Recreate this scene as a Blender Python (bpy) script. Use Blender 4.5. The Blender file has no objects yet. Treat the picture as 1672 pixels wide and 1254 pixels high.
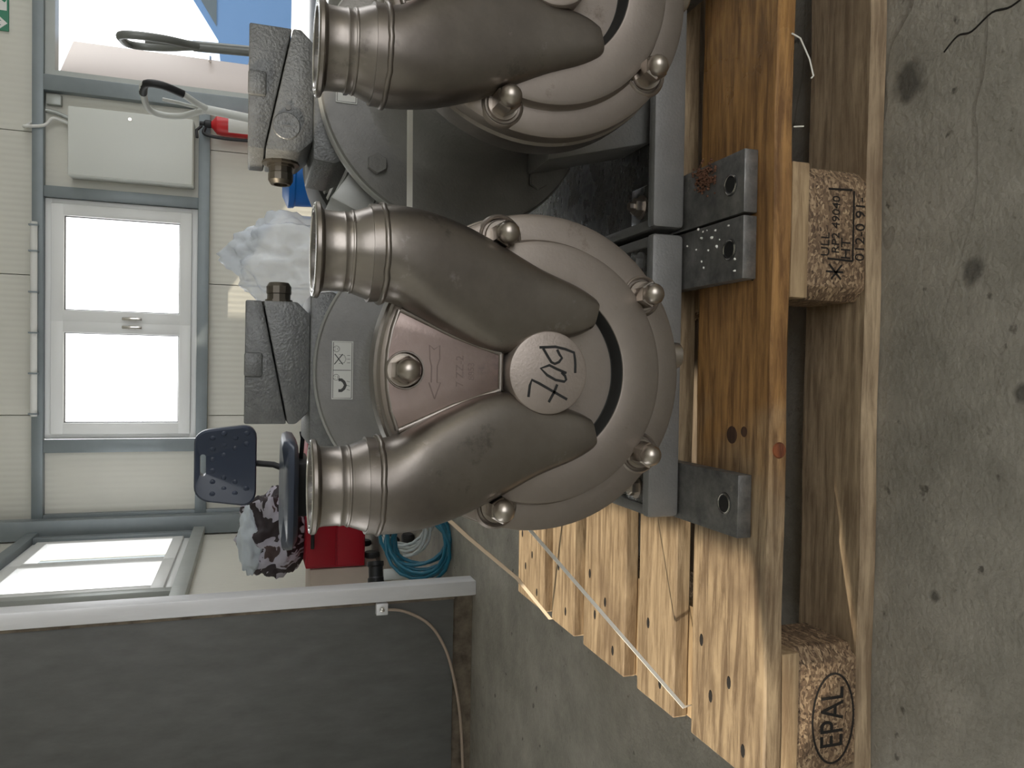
import bpy, bmesh, math, random
from mathutils import Vector, Matrix
random.seed(7)
S = bpy.context.scene
COL = S.collection

# ------------------------------------------------------------------ camera
def cam_axes(yaw, pitch, roll):
    f = Vector((math.sin(yaw)*math.cos(pitch), math.cos(yaw)*math.cos(pitch), -math.sin(pitch)))
    r = Vector((math.cos(yaw), -math.sin(yaw), 0)); d = f.cross(r)
    return (math.cos(roll)*r+math.sin(roll)*d, -math.sin(roll)*r+math.cos(roll)*d, f)
r_, d_, f_ = cam_axes(math.radians(-.614), math.radians(18.571), math.radians(-.80))
cd = bpy.data.cameras.new('camera'); cam = bpy.data.objects.new('camera', cd); COL.objects.link(cam)
# the photograph lies on its side: picture right is down in the room
M = Matrix((d_, r_, -f_)).transposed().to_4x4(); M.translation = (-.1619, -.6956, .6669)
cam.matrix_world = M
cd.sensor_width = 36; cd.sensor_fit = 'HORIZONTAL'; cd.lens = 36*1274.5/1672; cd.clip_start = .02
S.camera = cam
# ------------------------------------------------------------------ light
w = bpy.data.worlds.new('world'); S.world = w; w.use_nodes = True
bg = w.node_tree.nodes['Background']; bg.inputs[0].default_value = (.97, .985, 1, 1); bg.inputs[1].default_value = 3.2
sd = bpy.data.lights.new('sun', 'SUN'); sd.energy = 6.5; sd.angle = .012; sd.color = (1, .89, .72)
sun = bpy.data.objects.new('sun', sd); COL.objects.link(sun); sun.location = (-4, -1, 4)
sun.rotation_euler = Vector((1, .25, -.6)).to_track_quat('-Z', 'Y').to_euler()
V = S.view_settings; V.view_transform = 'Standard'; V.look = 'None'; V.exposure = 0.12; V.gamma = 1; V.use_curve_mapping = False

# ------------------------------------------------------------------ materials
MATS = {}
def mat(name, col, rough=.6, metal=0., bump=0., bscale=60., var=0., vscale=6., col2=None, stretch=(1,1,1), spec=.5, detail=6, rvar=0.):
    if name in MATS: return MATS[name]
    m = bpy.data.materials.new(name); m.use_nodes = True; N = m.node_tree.nodes; L = m.node_tree.links
    b = N['Principled BSDF']; b.inputs['Roughness'].default_value = rough; b.inputs['Metallic'].default_value = metal
    b.inputs['Specular IOR Level'].default_value = spec
    b.inputs['Base Color'].default_value = (*col, 1)
    if var or bump or rvar:
        g = N.new('ShaderNodeNewGeometry'); mp = N.new('ShaderNodeMapping'); mp.inputs['Scale'].default_value = stretch
        L.new(g.outputs['Position'], mp.inputs['Vector'])
    if var:
        n = N.new('ShaderNodeTexNoise'); n.inputs['Scale'].default_value = vscale; n.inputs['Detail'].default_value = detail; n.inputs['Roughness'].default_value = .62
        L.new(mp.outputs[0], n.inputs['Vector'])
        c = N.new('ShaderNodeValToRGB'); c.color_ramp.elements[0].position = .5-.22; c.color_ramp.elements[1].position = .5+.22
        c2 = col2 or tuple(max(0, x*(1-var)) for x in col)
        c.color_ramp.elements[0].color = (*c2, 1); c.color_ramp.elements[1].color = (*col, 1)
        L.new(n.outputs['Fac'], c.inputs[0]); L.new(c.outputs[0], b.inputs['Base Color'])
        if rvar:
            mr = N.new('ShaderNodeMapRange'); mr.inputs[1].default_value = .3; mr.inputs[2].default_value = .7
            mr.inputs[3].default_value = rough+rvar; mr.inputs[4].default_value = rough-rvar
            L.new(n.outputs['Fac'], mr.inputs[0]); L.new(mr.outputs[0], b.inputs['Roughness'])
    if bump:
        n2 = N.new('ShaderNodeTexNoise'); n2.inputs['Scale'].default_value = bscale; n2.inputs['Detail'].default_value = 3
        L.new(mp.outputs[0], n2.inputs['Vector'])
        bp = N.new('ShaderNodeBump'); bp.inputs['Strength'].default_value = bump; bp.inputs['Distance'].default_value = .002
        L.new(n2.outputs['Fac'], bp.inputs['Height']); L.new(bp.outputs[0], b.inputs['Normal'])
    MATS[name] = m; return m
def smudge(m, col, scale, lo, hi, seed=0.):
    N, L = m.node_tree.nodes, m.node_tree.links; b = N['Principled BSDF']
    src = b.inputs['Base Color'].links[0].from_socket
    g = N.new('ShaderNodeNewGeometry'); mp = N.new('ShaderNodeMapping'); mp.inputs['Location'].default_value = (seed,seed*1.7,0); L.new(g.outputs['Position'], mp.inputs[0])
    n = N.new('ShaderNodeTexNoise'); n.inputs['Scale'].default_value = scale; n.inputs['Detail'].default_value = 9; n.inputs['Roughness'].default_value = .7; L.new(mp.outputs[0], n.inputs['Vector'])
    r = N.new('ShaderNodeValToRGB'); r.color_ramp.elements[0].position = lo; r.color_ramp.elements[1].position = hi; r.color_ramp.elements[0].color = (0,0,0,1); r.color_ramp.elements[1].color = (.85,.85,.85,1); L.new(n.outputs['Fac'], r.inputs[0])
    x = N.new('ShaderNodeMix'); x.data_type = 'RGBA'; L.new(r.outputs[0], x.inputs[0]); L.new(src, x.inputs[6]); x.inputs[7].default_value = (*col, 1); L.new(x.outputs[2], b.inputs['Base Color'])
def nodes(m): return m.node_tree.nodes, m.node_tree.links, m.node_tree.nodes['Principled BSDF']

steel = mat('cast_stainless', (.34,.297,.262), .46, .85, .05, 500, .35, 11, (.26,.222,.195), rvar=.08)
steel_duct = mat('duct_stainless', (.33,.298,.268), .36, .95, .04, 260, .5, 8, (.17,.148,.132), rvar=.09)
steel_wedge = mat('wedge_stainless', (.37,.30,.272), .45, .8, .07, 380, .3, 16, (.28,.21,.19))
steel_boss = mat('boss_stainless', (.43,.37,.33), .5, .75, .15, 400, .2, 22)
bright = mat('turned_steel', (.72,.70,.67), .16, 1)
boltm = mat('nut_stainless', (.47,.42,.37), .33, 1, .05, 200, .2, 60)
inner_dark = mat('slot_shade', (.018,.018,.017), .6, .3)  # near-black colour carries the shade inside recess and hole
grey = mat('hammered_grey_paint', (.155,.158,.155), .38, .25, .55, 330, .25, 90, (.10,.102,.102))
greydark = mat('adapter_grey_paint', (.205,.20,.192), .46, .15, .3, 300, .2, 30)
light_alu = mat('motor_aluminium', (.46,.465,.45), .5, .35, .1, 200, .2, 20)
black = mat('cowl_shade_black', (.012,.012,.013), .45)  # shade on the fan cowl is put into this colour
plate = mat('foot_plate_steel', (.26,.25,.235), .45, .6, .3, 160, .6, 40, (.10,.10,.097), rvar=.1)
oily = mat('oily_base_metal', (.17,.165,.155), .28, .55, .4, 90, .7, 22, (.035,.037,.038), rvar=.15)
ink = mat('marker_ink', (.006,.006,.006), .5)
stamp = mat('burnt_stamp', (.012,.009,.007), .9)
label_w = mat('label_white', (.62,.62,.59), .5)
label_g = mat('label_grey_print', (.05,.05,.05), .6)
strap_w = mat('white_strapping', (.78,.76,.70), .45)
strap_b = mat('beige_strapping', (.62,.50,.37), .5)
rust = mat('rust_flakes', (.17,.075,.04), .9, 0, .5, 200, .5, 200)
chip = mat('white_chips', (.8,.78,.72), .7)

smudge(steel_duct, (.06,.052,.048), 13, .60, .72); smudge(steel_duct, (.46,.42,.40), 24, .62, .74, 3.1)
smudge(steel, (.15,.115,.09), 16, .60, .70, 5.); smudge(steel, (.09,.05,.03), 75, .70, .76, 2.)
smudge(steel_wedge, (.19,.15,.15), 22, .58, .70, 1.); smudge(plate, (.42,.38,.32), 30, .62, .75, 8.)
def wood(name, col, col2, oil=False, dark=0.):
    m = bpy.data.materials.new(name); m.use_nodes = True; N, L, b = nodes(m)
    g = N.new('ShaderNodeNewGeometry'); oi = N.new('ShaderNodeObjectInfo')
    ad = N.new('ShaderNodeVectorMath'); ad.operation = 'MULTIPLY_ADD'
    cb = N.new('ShaderNodeCombineXYZ'); L.new(oi.outputs['Random'], cb.inputs[1]); L.new(oi.outputs['Random'], cb.inputs[2])
    L.new(cb.outputs[0], ad.inputs[0]); ad.inputs[1].default_value = (0,7.3,3.1); L.new(g.outputs['Position'], ad.inputs[2])
    mp = N.new('ShaderNodeMapping'); mp.inputs['Scale'].default_value = (2.2, 24, 24); L.new(ad.outputs[0], mp.inputs[0])
    n = N.new('ShaderNodeTexNoise'); n.inputs['Scale'].default_value = 4; n.inputs['Detail'].default_value = 9; n.inputs['Roughness'].default_value = .68; n.inputs['Distortion'].default_value = .35
    L.new(mp.outputs[0], n.inputs['Vector'])
    c = N.new('ShaderNodeValToRGB'); e = c.color_ramp.elements; e[0].position = .40; e[1].position = .60
    e[0].color = (*[q*.85 for q in col2], 1); e[1].color = (*col, 1); L.new(n.outputs['Fac'], c.inputs[0])
    # broad weathering with its own shape
    n3 = N.new('ShaderNodeTexNoise'); n3.inputs['Scale'].default_value = 9; n3.inputs['Detail'].default_value = 7; L.new(ad.outputs[0], n3.inputs['Vector'])
    r3 = N.new('ShaderNodeValToRGB'); r3.color_ramp.elements[0].position = .53; r3.color_ramp.elements[1].position = .72
    r3.color_ramp.elements[0].color = (0,0,0,1); r3.color_ramp.elements[1].color = (.6,.6,.6,1); L.new(n3.outputs['Fac'], r3.inputs[0])
    mx = N.new('ShaderNodeMix'); mx.data_type = 'RGBA'; mx.blend_type = 'MIX'
    L.new(r3.outputs[0], mx.inputs[0]); L.new(c.outputs[0], mx.inputs[6]); mx.inputs[7].default_value = (col2[0]*.55, col2[1]*.5, col2[2]*.5, 1)
    out = mx.outputs[2]
    b.inputs['Roughness'].default_value = .72
    if oil:   # soaked with oil over one stretch of the board
        sp = N.new('ShaderNodeSeparateXYZ'); L.new(g.outputs['Position'], sp.inputs[0])
        n4 = N.new('ShaderNodeTexNoise'); n4.inputs['Scale'].default_value = 11; n4.inputs['Detail'].default_value = 6; L.new(g.outputs['Position'], n4.inputs['Vector'])
        ma = N.new('ShaderNodeMath'); ma.operation = 'MULTIPLY_ADD'; ma.inputs[1].default_value = .35; L.new(n4.outputs['Fac'], ma.inputs[0]); L.new(sp.outputs[0], ma.inputs[2])
        mr = N.new('ShaderNodeMapRange'); mr.inputs[1].default_value = -.17; mr.inputs[2].default_value = -.02; L.new(ma.outputs[0], mr.inputs[0])
        m2 = N.new('ShaderNodeMix'); m2.data_type = 'RGBA'; m2.blend_type = 'MULTIPLY'; m2.inputs[7].default_value = (.95,.68,.37,1)
        L.new(mr.outputs[0], m2.inputs[0]); L.new(out, m2.inputs[6]); out = m2.outputs[2]
        # wet gloss further along
        m5 = N.new('ShaderNodeMapRange'); m5.inputs[1].default_value = .28; m5.inputs[2].default_value = .36; L.new(ma.outputs[0], m5.inputs[0])
        m6 = N.new('ShaderNodeMapRange'); m6.inputs[3].default_value = .58; m6.inputs[4].default_value = .2; L.new(m5.outputs[0], m6.inputs[0]); L.new(m6.outputs[0], b.inputs['Roughness'])
    L.new(out, b.inputs['Base Color'])
    bp = N.new('ShaderNodeBump'); bp.inputs['Strength'].default_value = .6; bp.inputs['Distance'].default_value = .002
    L.new(n.outputs['Fac'], bp.inputs['Height']); L.new(bp.outputs[0], b.inputs['Normal'])
    return m
wood_pale = wood('pallet_pine', (.44,.325,.20), (.25,.17,.095))
wood_oil = wood('pallet_pine_oiled', (.44,.325,.20), (.21,.14,.08), oil=True)
wood_brown = wood('pallet_pine_grey', (.31,.245,.175), (.20,.152,.108))
wood_end = wood('pallet_pine_end', (.46,.33,.19), (.33,.22,.12))
wood_low = wood('pallet_pine_trodden', (.46,.345,.22), (.27,.19,.115))
def chipwood():
    m = bpy.data.materials.new('pressed_chip_block'); m.use_nodes = True; N, L, b = nodes(m)
    g = N.new('ShaderNodeNewGeometry'); nz = N.new('ShaderNodeTexNoise'); nz.inputs['Scale'].default_value = 60; L.new(g.outputs['Position'], nz.inputs['Vector'])
    ad = N.new('ShaderNodeMix'); ad.data_type = 'RGBA'; ad.inputs[0].default_value = .012; L.new(g.outputs['Position'], ad.inputs[6]); L.new(nz.outputs['Color'], ad.inputs[7])
    outs = []
    for rot in ((.3,.9,.2), (1.1,-.5,.7)):
        mp = N.new('ShaderNodeMapping'); mp.inputs['Rotation'].default_value = rot; mp.inputs['Scale'].default_value = (260,90,420); L.new(ad.outputs[2], mp.inputs[0])
        v = N.new('ShaderNodeTexVoronoi'); v.inputs['Scale'].default_value = 1; L.new(mp.outputs[0], v.inputs['Vector']); outs.append(v)
    sel = N.new('ShaderNodeTexNoise'); sel.inputs['Scale'].default_value = 120; L.new(g.outputs['Position'], sel.inputs['Vector'])
    rs = N.new('ShaderNodeValToRGB'); rs.color_ramp.elements[0].position = .48; rs.color_ramp.elements[1].position = .52; L.new(sel.outputs['Fac'], rs.inputs[0])
    mx = N.new('ShaderNodeMix'); mx.data_type = 'RGBA'; L.new(rs.outputs[0], mx.inputs[0]); L.new(outs[0].outputs['Color'], mx.inputs[6]); L.new(outs[1].outputs['Color'], mx.inputs[7])
    c = N.new('ShaderNodeValToRGB'); e = c.color_ramp.elements; e[0].position = .1; e[0].color = (.07,.042,.024,1); e[1].position = .97; e[1].color = (.50,.36,.22,1)
    k = e.new(.55); k.color = (.21,.135,.078,1)
    L.new(mx.outputs[2], c.inputs[0]); L.new(c.outputs[0], b.inputs['Base Color']); b.inputs['Roughness'].default_value = .75
    bp = N.new('ShaderNodeBump'); bp.inputs['Strength'].default_value = .7; bp.inputs['Distance'].default_value = .001; L.new(mx.outputs[2], bp.inputs['Height']); L.new(bp.outputs[0], b.inputs['Normal'])
    return m
chipm = chipwood()
OIL = [(.160,-.030,.020),(-.052,-.115,.013),(-.38,-.08,.006),(-.17,-.17,.009),(-.60,-.04,.012)]
def concrete():
    m = bpy.data.materials.new('trowelled_concrete'); m.use_nodes = True; N, L, b = nodes(m)
    g = N.new('ShaderNodeNewGeometry')
    n = N.new('ShaderNodeTexNoise'); n.inputs['Scale'].default_value = 6; n.inputs['Detail'].default_value = 12; n.inputs['Roughness'].default_value = .75; L.new(g.outputs['Position'], n.inputs['Vector'])
    c = N.new('ShaderNodeValToRGB'); e = c.color_ramp.elements; e[0].position = .3; e[0].color = (.19,.178,.152,1); e[1].position = .68; e[1].color = (.40,.374,.325,1); L.new(n.outputs['Fac'], c.inputs[0])
    # small dark specks and oil spots
    v = N.new('ShaderNodeTexNoise'); v.inputs['Scale'].default_value = 42; v.inputs['Detail'].default_value = 4; L.new(g.outputs['Position'], v.inputs['Vector'])
    r = N.new('ShaderNodeValToRGB'); r.color_ramp.elements[0].position = .67; r.color_ramp.elements[1].position = .73; r.color_ramp.elements[0].color = (0,0,0,1); r.color_ramp.elements[1].color = (.75,.75,.75,1); L.new(v.outputs['Fac'], r.inputs[0])
    mx = N.new('ShaderNodeMix'); mx.data_type = 'RGBA'; L.new(r.outputs[0], mx.inputs[0]); L.new(c.outputs[0], mx.inputs[6]); mx.inputs[7].default_value = (.045,.038,.03,1)
    # crack-like swept trowel lines
    mp = N.new('ShaderNodeMapping'); mp.inputs['Rotation'].default_value = (0,0,.25); mp.inputs['Scale'].default_value = (.5,1,1); L.new(g.outputs['Position'], mp.inputs[0])
    wv = N.new('ShaderNodeTexWave'); wv.bands_direction = 'Y'; wv.inputs['Scale'].default_value = 3.6; wv.inputs['Distortion'].default_value = 6; wv.inputs['Detail'].default_value = 3; wv.inputs['Detail Scale'].default_value = 1.6; wv.wave_profile = 'SAW'; L.new(mp.outputs[0], wv.inputs['Vector'])
    rw = N.new('ShaderNodeValToRGB'); ee = rw.color_ramp.elements; ee[0].position = .0; ee[0].color = (.55,.55,.55,1); ee[1].position = .05; ee[1].color = (0,0,0,1); L.new(wv.outputs['Color'], rw.inputs[0])
    sp = N.new('ShaderNodeSeparateXYZ'); L.new(g.outputs['Position'], sp.inputs[0])
    mk = N.new('ShaderNodeMapRange'); mk.inputs[1].default_value = -.25; mk.inputs[2].default_value = .1; L.new(sp.outputs[0], mk.inputs[0])
    ml = N.new('ShaderNodeMath'); ml.operation = 'MULTIPLY'; L.new(rw.outputs[0], ml.inputs[0]); L.new(mk.outputs[0], ml.inputs[1])
    m2 = N.new('ShaderNodeMix'); m2.data_type = 'RGBA'; L.new(ml.outputs[0], m2.inputs[0]); L.new(mx.outputs[2], m2.inputs[6]); m2.inputs[7].default_value = (.10,.085,.07,1)
    out = m2.outputs[2]
    for (px, py, rr) in OIL:      # old oil drops soaked into the slab
        sb = N.new('ShaderNodeVectorMath'); sb.operation = 'DISTANCE'; sb.inputs[1].default_value = (px,py,0); L.new(g.outputs['Position'], sb.inputs[0])
        a1 = N.new('ShaderNodeMath'); a1.operation = 'MULTIPLY_ADD'; a1.inputs[1].default_value = rr*1.6; L.new(v.outputs['Fac'], a1.inputs[0]); L.new(sb.outputs['Value'], a1.inputs[2])
        a2 = N.new('ShaderNodeMapRange'); a2.inputs[1].default_value = rr*1.45; a2.inputs[2].default_value = rr*2.1; a2.inputs[3].default_value = .75; a2.inputs[4].default_value = 0; L.new(a1.outputs[0], a2.inputs[0])
        mo_ = N.new('ShaderNodeMix'); mo_.data_type = 'RGBA'; L.new(a2.outputs[0], mo_.inputs[0]); L.new(out, mo_.inputs[6]); mo_.inputs[7].default_value = (.05,.047,.042,1); out = mo_.outputs[2]
    L.new(out, b.inputs['Base Color']); b.inputs['Roughness'].default_value = .55
    hs = N.new('ShaderNodeMath'); hs.operation = 'MULTIPLY_ADD'; hs.inputs[1].default_value = .9; L.new(wv.outputs['Color'], hs.inputs[0])
    n5 = N.new('ShaderNodeTexNoise'); n5.inputs['Scale'].default_value = 130; n5.inputs['Detail'].default_value = 5; L.new(g.outputs['Position'], n5.inputs['Vector']); L.new(n5.outputs['Fac'], hs.inputs[2])
    bp = N.new('ShaderNodeBump'); bp.inputs['Strength'].default_value = .5; bp.inputs['Distance'].default_value = .004; L.new(hs.outputs[0], bp.inputs['Height']); L.new(bp.outputs[0], b.inputs['Normal'])
    return m
floor_m = concrete()
def ribbed(name, col, axis, freq=14.):
    m = mat(name, col, .45, 0, 0, 1, .06, 2); N, L, b = nodes(m)
    g = N.new('ShaderNodeNewGeometry'); wv = N.new('ShaderNodeTexWave'); wv.bands_direction = axis; wv.inputs['Scale'].default_value = freq; L.new(g.outputs['Position'], wv.inputs['Vector'])
    bp = N.new('ShaderNodeBump'); bp.inputs['Strength'].default_value = .16; bp.inputs['Distance'].default_value = .006; L.new(wv.outputs['Color'], bp.inputs['Height']); L.new(bp.outputs[0], b.inputs['Normal'])
    return m
panel_x = ribbed('sandwich_panel_x', (.68,.67,.60), 'X', 7)
panel_y = ribbed('sandwich_panel_y', (.68,.67,.60), 'Y', 7)
galv = mat('galvanised_steel', (.25,.285,.30), .45, .35, 0, 1, .15, 5)
galv_l = mat('pale_galvanised_steel', (.42,.44,.42), .42, .4, 0, 1, .15, 5)
pvc = mat('white_pvc', (.80,.81,.80), .35, 0)
gasket = mat('grey_gasket', (.12,.12,.12), .6)
ceil_m = mat('ceiling_sheet', (.55,.54,.48), .6)
alu = mat('raw_aluminium', (.80,.80,.82), .45, .25, .1, 40, .25, 12, stretch=(1,1,.15))
board_m = mat('dark_coated_board', (.125,.125,.12), .55, 0, .05, 20, .3, 9, (.085,.085,.08), stretch=(3,3,1))
dirt_board = mat('stained_board_foot', (.22,.18,.13), .8, 0, .3, 80, .8, 20, (.05,.035,.025))
cable_m = mat('beige_cable', (.36,.28,.22), .5)
box_grey = mat('light_grey_enamel', (.70,.72,.68), .4)
red = mat('red_enamel', (.55,.02,.025), .35)
red_cab = mat('crimson_cabinet_enamel', (.40,.004,.02), .35)
white_m = mat('white_paint', (.75,.75,.72), .5)
green_m = mat('sign_green', (.01,.20,.10), .4)
pu = mat('blue_black_polyurethane', (.06,.075,.115), .3, 0, .1, 200)
tube_black = mat('black_rubber', (.012,.012,.014), .5)
handle_grey = mat('handle_grey_paint', (.19,.20,.19), .4, .2)
handle_white = mat('handle_white_paint', (.70,.72,.70), .4)
card = mat('pinkish_cardboard', (.55,.40,.31), .8, 0, 0, 1, .12, 6)
carton_w = mat('pale_carton', (.68,.58,.50), .7, 0, 0, 1, .1, 8)
blue_pl = mat('bright_blue_plastic', (.0,.14,.52), .4)
pink_pl = mat('pink_red_film', (.75,.11,.14), .45, 0, .2, 30)
brown_pl = mat('brown_sack', (.16,.09,.07), .8)
hose_b = mat('teal_hose', (.02,.17,.27), .3)
hose_w = mat('pale_hose', (.62,.66,.66), .3)
car_blue = mat('car_blue_paint', (.075,.15,.30), .22, .2)
car_glass = mat('car_glass', (.05,.07,.09), .1)
door_m = mat('door_leaf_enamel', (.42,.36,.33), .5)
yard = mat('pale_yard', (.5,.49,.46), .8, 0, 0, 1, .1, 1)
def glassy(name, tint=(1,1,1), gloss=.06, rough=.02):
    m = bpy.data.materials.new(name); m.use_nodes = True; N, L = m.node_tree.nodes, m.node_tree.links
    N.remove(N['Principled BSDF']); t = N.new('ShaderNodeBsdfTransparent'); t.inputs[0].default_value = (*tint, 1)
    g = N.new('ShaderNodeBsdfGlossy'); g.inputs['Roughness'].default_value = rough; x = N.new('ShaderNodeMixShader'); x.inputs[0].default_value = gloss
    L.new(t.outputs[0], x.inputs[1]); L.new(g.outputs[0], x.inputs[2]); L.new(x.outputs[0], N['Material Output'].inputs[0]); return m
glass = glassy('window_glass')
def film():
    m = bpy.data.materials.new('clear_plastic_film'); m.use_nodes = True; N, L, b = nodes(m)
    b.inputs['Base Color'].default_value = (.80,.87,.97,1); b.inputs['Roughness'].default_value = .18
    t = N.new('ShaderNodeBsdfTransparent'); x = N.new('ShaderNodeMixShader'); x.inputs[0].default_value = .5
    L.new(t.outputs[0], x.inputs[1]); L.new(b.outputs[0], x.inputs[2]); L.new(x.outputs[0], N['Material Output'].inputs[0]); return m
film_m = film()
def jacket_mat():
    m = bpy.data.materials.new('black_white_jacket_cloth'); m.use_nodes = True; N, L, b = nodes(m)
    g = N.new('ShaderNodeNewGeometry'); n = N.new('ShaderNodeTexNoise'); n.inputs['Scale'].default_value = 7; n.inputs['Detail'].default_value = 2; n.inputs['Distortion'].default_value = 1.2; L.new(g.outputs['Position'], n.inputs['Vector'])
    c = N.new('ShaderNodeValToRGB'); c.color_ramp.interpolation = 'CONSTANT'; e = c.color_ramp.elements; e[0].position = 0; e[0].color = (.035,.025,.03,1); e[1].position = .50; e[1].color = (.50,.48,.56,1)
    k = e.new(.62); k.color = (.09,.06,.06,1); L.new(n.outputs['Fac'], c.inputs[0]); L.new(c.outputs[0], b.inputs['Base Color']); b.inputs['Roughness'].default_value = .6; return m
jacket_m = jacket_mat()

# ------------------------------------------------------------------ mesh helpers
OFF = Vector((0,0,0))
def link(name, bm, m, parent=None, smooth=35, loc=None, rot=None, off=True):
    me = bpy.data.meshes.new(name)
    if off and OFF.length: bmesh.ops.translate(bm, verts=bm.verts, vec=-OFF)
    bmesh.ops.recalc_face_normals(bm, faces=bm.faces)
    bm.to_mesh(me); bm.free()
    if smooth:
        me.shade_smooth(); me.set_sharp_from_angle(angle=math.radians(smooth))
    o = bpy.data.objects.new(name, me); COL.objects.link(o)
    for x in (m if isinstance(m, (list,tuple)) else [m]): me.materials.append(x)
    if parent: o.parent = parent
    if loc: o.location = loc
    if rot is not None: o.rotation_euler = rot
    return o
def add_box(bm, x0,x1,y0,y1,z0,z1, bev=0, seg=2, mi=0):
    r = bmesh.ops.create_cube(bm, size=1); vs = r['verts']
    for v in vs: v.co = ((x0+x1)/2+v.co.x*(x1-x0), (y0+y1)/2+v.co.y*(y1-y0), (z0+z1)/2+v.co.z*(z1-z0))
    if bev:
        es = list({e for v in vs for e in v.link_edges}); bmesh.ops.bevel(bm, geom=es, offset=bev, segments=seg, profile=.5, affect='EDGES')
def box(name, x0,x1,y0,y1,z0,z1, m, parent=None, bev=0, **k):
    bm = bmesh.new(); add_box(bm, x0,x1,y0,y1,z0,z1, bev); return link(name, bm, m, parent, **k)
def add_prism(bm, pts, axis, a, b):
    """polygon pts (2D) extruded along axis from a to b"""
    def P(p, t):
        return {'x':(t,p[0],p[1]), 'y':(p[0],t,p[1]), 'z':(p[0],p[1],t)}[axis]
    A = [bm.verts.new(P(p,a)) for p in pts]; B = [bm.verts.new(P(p,b)) for p in pts]; n = len(pts)
    bm.faces.new(A); bm.faces.new(B[::-1])
    for i in range(n): bm.faces.new((A[i], B[i], B[(i+1)%n], A[(i+1)%n]))
def prism(name, pts, axis, a, b, m, parent=None, bev=0, **k):
    bm = bmesh.new(); add_prism(bm, pts, axis, a, b)
    if bev: bmesh.ops.bevel(bm, geom=bm.edges[:], offset=bev, segments=2, profile=.5, affect='EDGES')
    return link(name, bm, m, parent, **k)
def add_lathe(bm, prof, c=(0,0,0), axis='y', seg=48, closed=False):
    """prof: (radius, height along axis); c: a point on the axis"""
    rings = []
    for r, h in prof:
        ring = []
        for i in range(seg if r > 1e-6 else 1):
            t = 2*math.pi*i/seg; a, b = r*math.cos(t), r*math.sin(t)
            p = {'y':(a,h,b), 'z':(a,b,h), 'x':(h,a,b)}[axis]
            ring.append(bm.verts.new((c[0]+p[0], c[1]+p[1], c[2]+p[2])))
        rings.append(ring)
    def br(A, B):
        for i in range(seg):
            j = (i+1) % seg
            f = [A[i%len(A)], A[j%len(A)], B[j%len(B)], B[i%len(B)]]
            f = list(dict.fromkeys(f))
            if len(f) > 2: bm.faces.new(f)
    for A, B in zip(rings, rings[1:]): br(A, B)
    if closed: br(rings[-1], rings[0])
def lathe(name, prof, m, parent=None, c=(0,0,0), axis='y', seg=48, closed=False, **k):
    bm = bmesh.new(); add_lathe(bm, prof, c, axis, seg, closed); return link(name, bm, m, parent, **k)
def add_tube(bm, pts, r, seg=8, closed=False, flat=None):
    pts = [Vector(p) for p in pts]; n = len(pts); rings = []; up = None
    for i, p in enumerate(pts):
        a = pts[(i-1) % n] if (closed or i) else p; b = pts[(i+1) % n] if (closed or i < n-1) else p
        t = (b-a).normalized()
        if up is None: up = Vector((0,0,1)) if abs(t.z) < .9 else Vector((1,0,0))
        s = t.cross(up).normalized(); up = s.cross(t).normalized()
        rr = r[i] if isinstance(r, (list,tuple)) else r; q = flat or 1
        rings.append([bm.verts.new(p + s*math.cos(2*math.pi*k/seg)*rr + up*math.sin(2*math.pi*k/seg)*rr*q) for k in range(seg)])
    rng = range(n if closed else n-1)
    for i in rng:
        A, B = rings[i], rings[(i+1) % n]
        for k in range(seg): bm.faces.new((A[k], A[(k+1)%seg], B[(k+1)%seg], B[k]))
    if not closed: bm.faces.new(rings[0][::-1]); bm.faces.new(rings[-1])
def tube(name, pts, r, m, parent=None, seg=8, closed=False, flat=None, **k):
    bm = bmesh.new(); add_tube(bm, pts, r, seg, closed, flat); return link(name, bm, m, parent, smooth=k.pop('smooth',60), **k)
def spline(pts, n=8, closed=False):
    P = [Vector(p) for p in pts]; out = []; N = len(P)
    for i in range(N if closed else N-1):
        p0, p1, p2, p3 = (P[(i-1)%N] if closed or i else P[i]), P[i], P[(i+1)%N], (P[(i+2)%N] if closed or i+2 < N else P[(i+1)%N])
        for k in range(n):
            t = k/n
            out.append(.5*((2*p1)+(p2-p0)*t+(2*p0-5*p1+4*p2-p3)*t*t+(3*p1-p0-3*p2+p3)*t**3))
    if not closed: out.append(P[-1])
    return out
def ribbon(bm, pts, wdt, nrm, th):
    """flat stroke through pts lying in the plane with normal nrm"""
    nrm = Vector(nrm).normalized(); pts = [Vector(p) for p in pts]; R = []
    for i, p in enumerate(pts):
        t = (pts[min(i+1,len(pts)-1)]-pts[max(i-1,0)]).normalized(); s = t.cross(nrm)*wdt/2
        R.append([bm.verts.new(q) for q in (p+s, p-s, p-s+nrm*th, p+s+nrm*th)])
    for A, B in zip(R, R[1:]):
        for k in range(4): bm.faces.new((A[k], A[(k+1)%4], B[(k+1)%4], B[k]))
    bm.faces.new(R[0]); bm.faces.new(R[-1][::-1])
def text_obj(name, s, size, m, parent, M, ext=.0003, align='CENTER'):
    c = bpy.data.curves.new('t', 'FONT'); c.body = s; c.size = size; c.extrude = ext; c.align_x = align; c.align_y = 'CENTER'
    t = bpy.data.objects.new('t', c); me = bpy.data.meshes.new_from_object(t); bpy.data.objects.remove(t); bpy.data.curves.remove(c)
    me.transform(M); me.name = name; me.materials.clear(); me.materials.append(m)
    o = bpy.data.objects.new(name, me); COL.objects.link(o); o.parent = parent; return o
FRONT = Matrix(((1,0,0,0),(0,0,-1,0),(0,1,0,0),(0,0,0,1)))   # xy text plane -> facing -Y, upright
def tag(o, label, cat, group=None):
    o['label'] = label; o['category'] = cat
    if group: o['group'] = group
    return o
def empty(name, loc, rz=0):
    o = bpy.data.objects.new(name, None); COL.objects.link(o); o.location = loc; o.rotation_euler = (0,0,rz); o.empty_display_size = .05; return o
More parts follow.
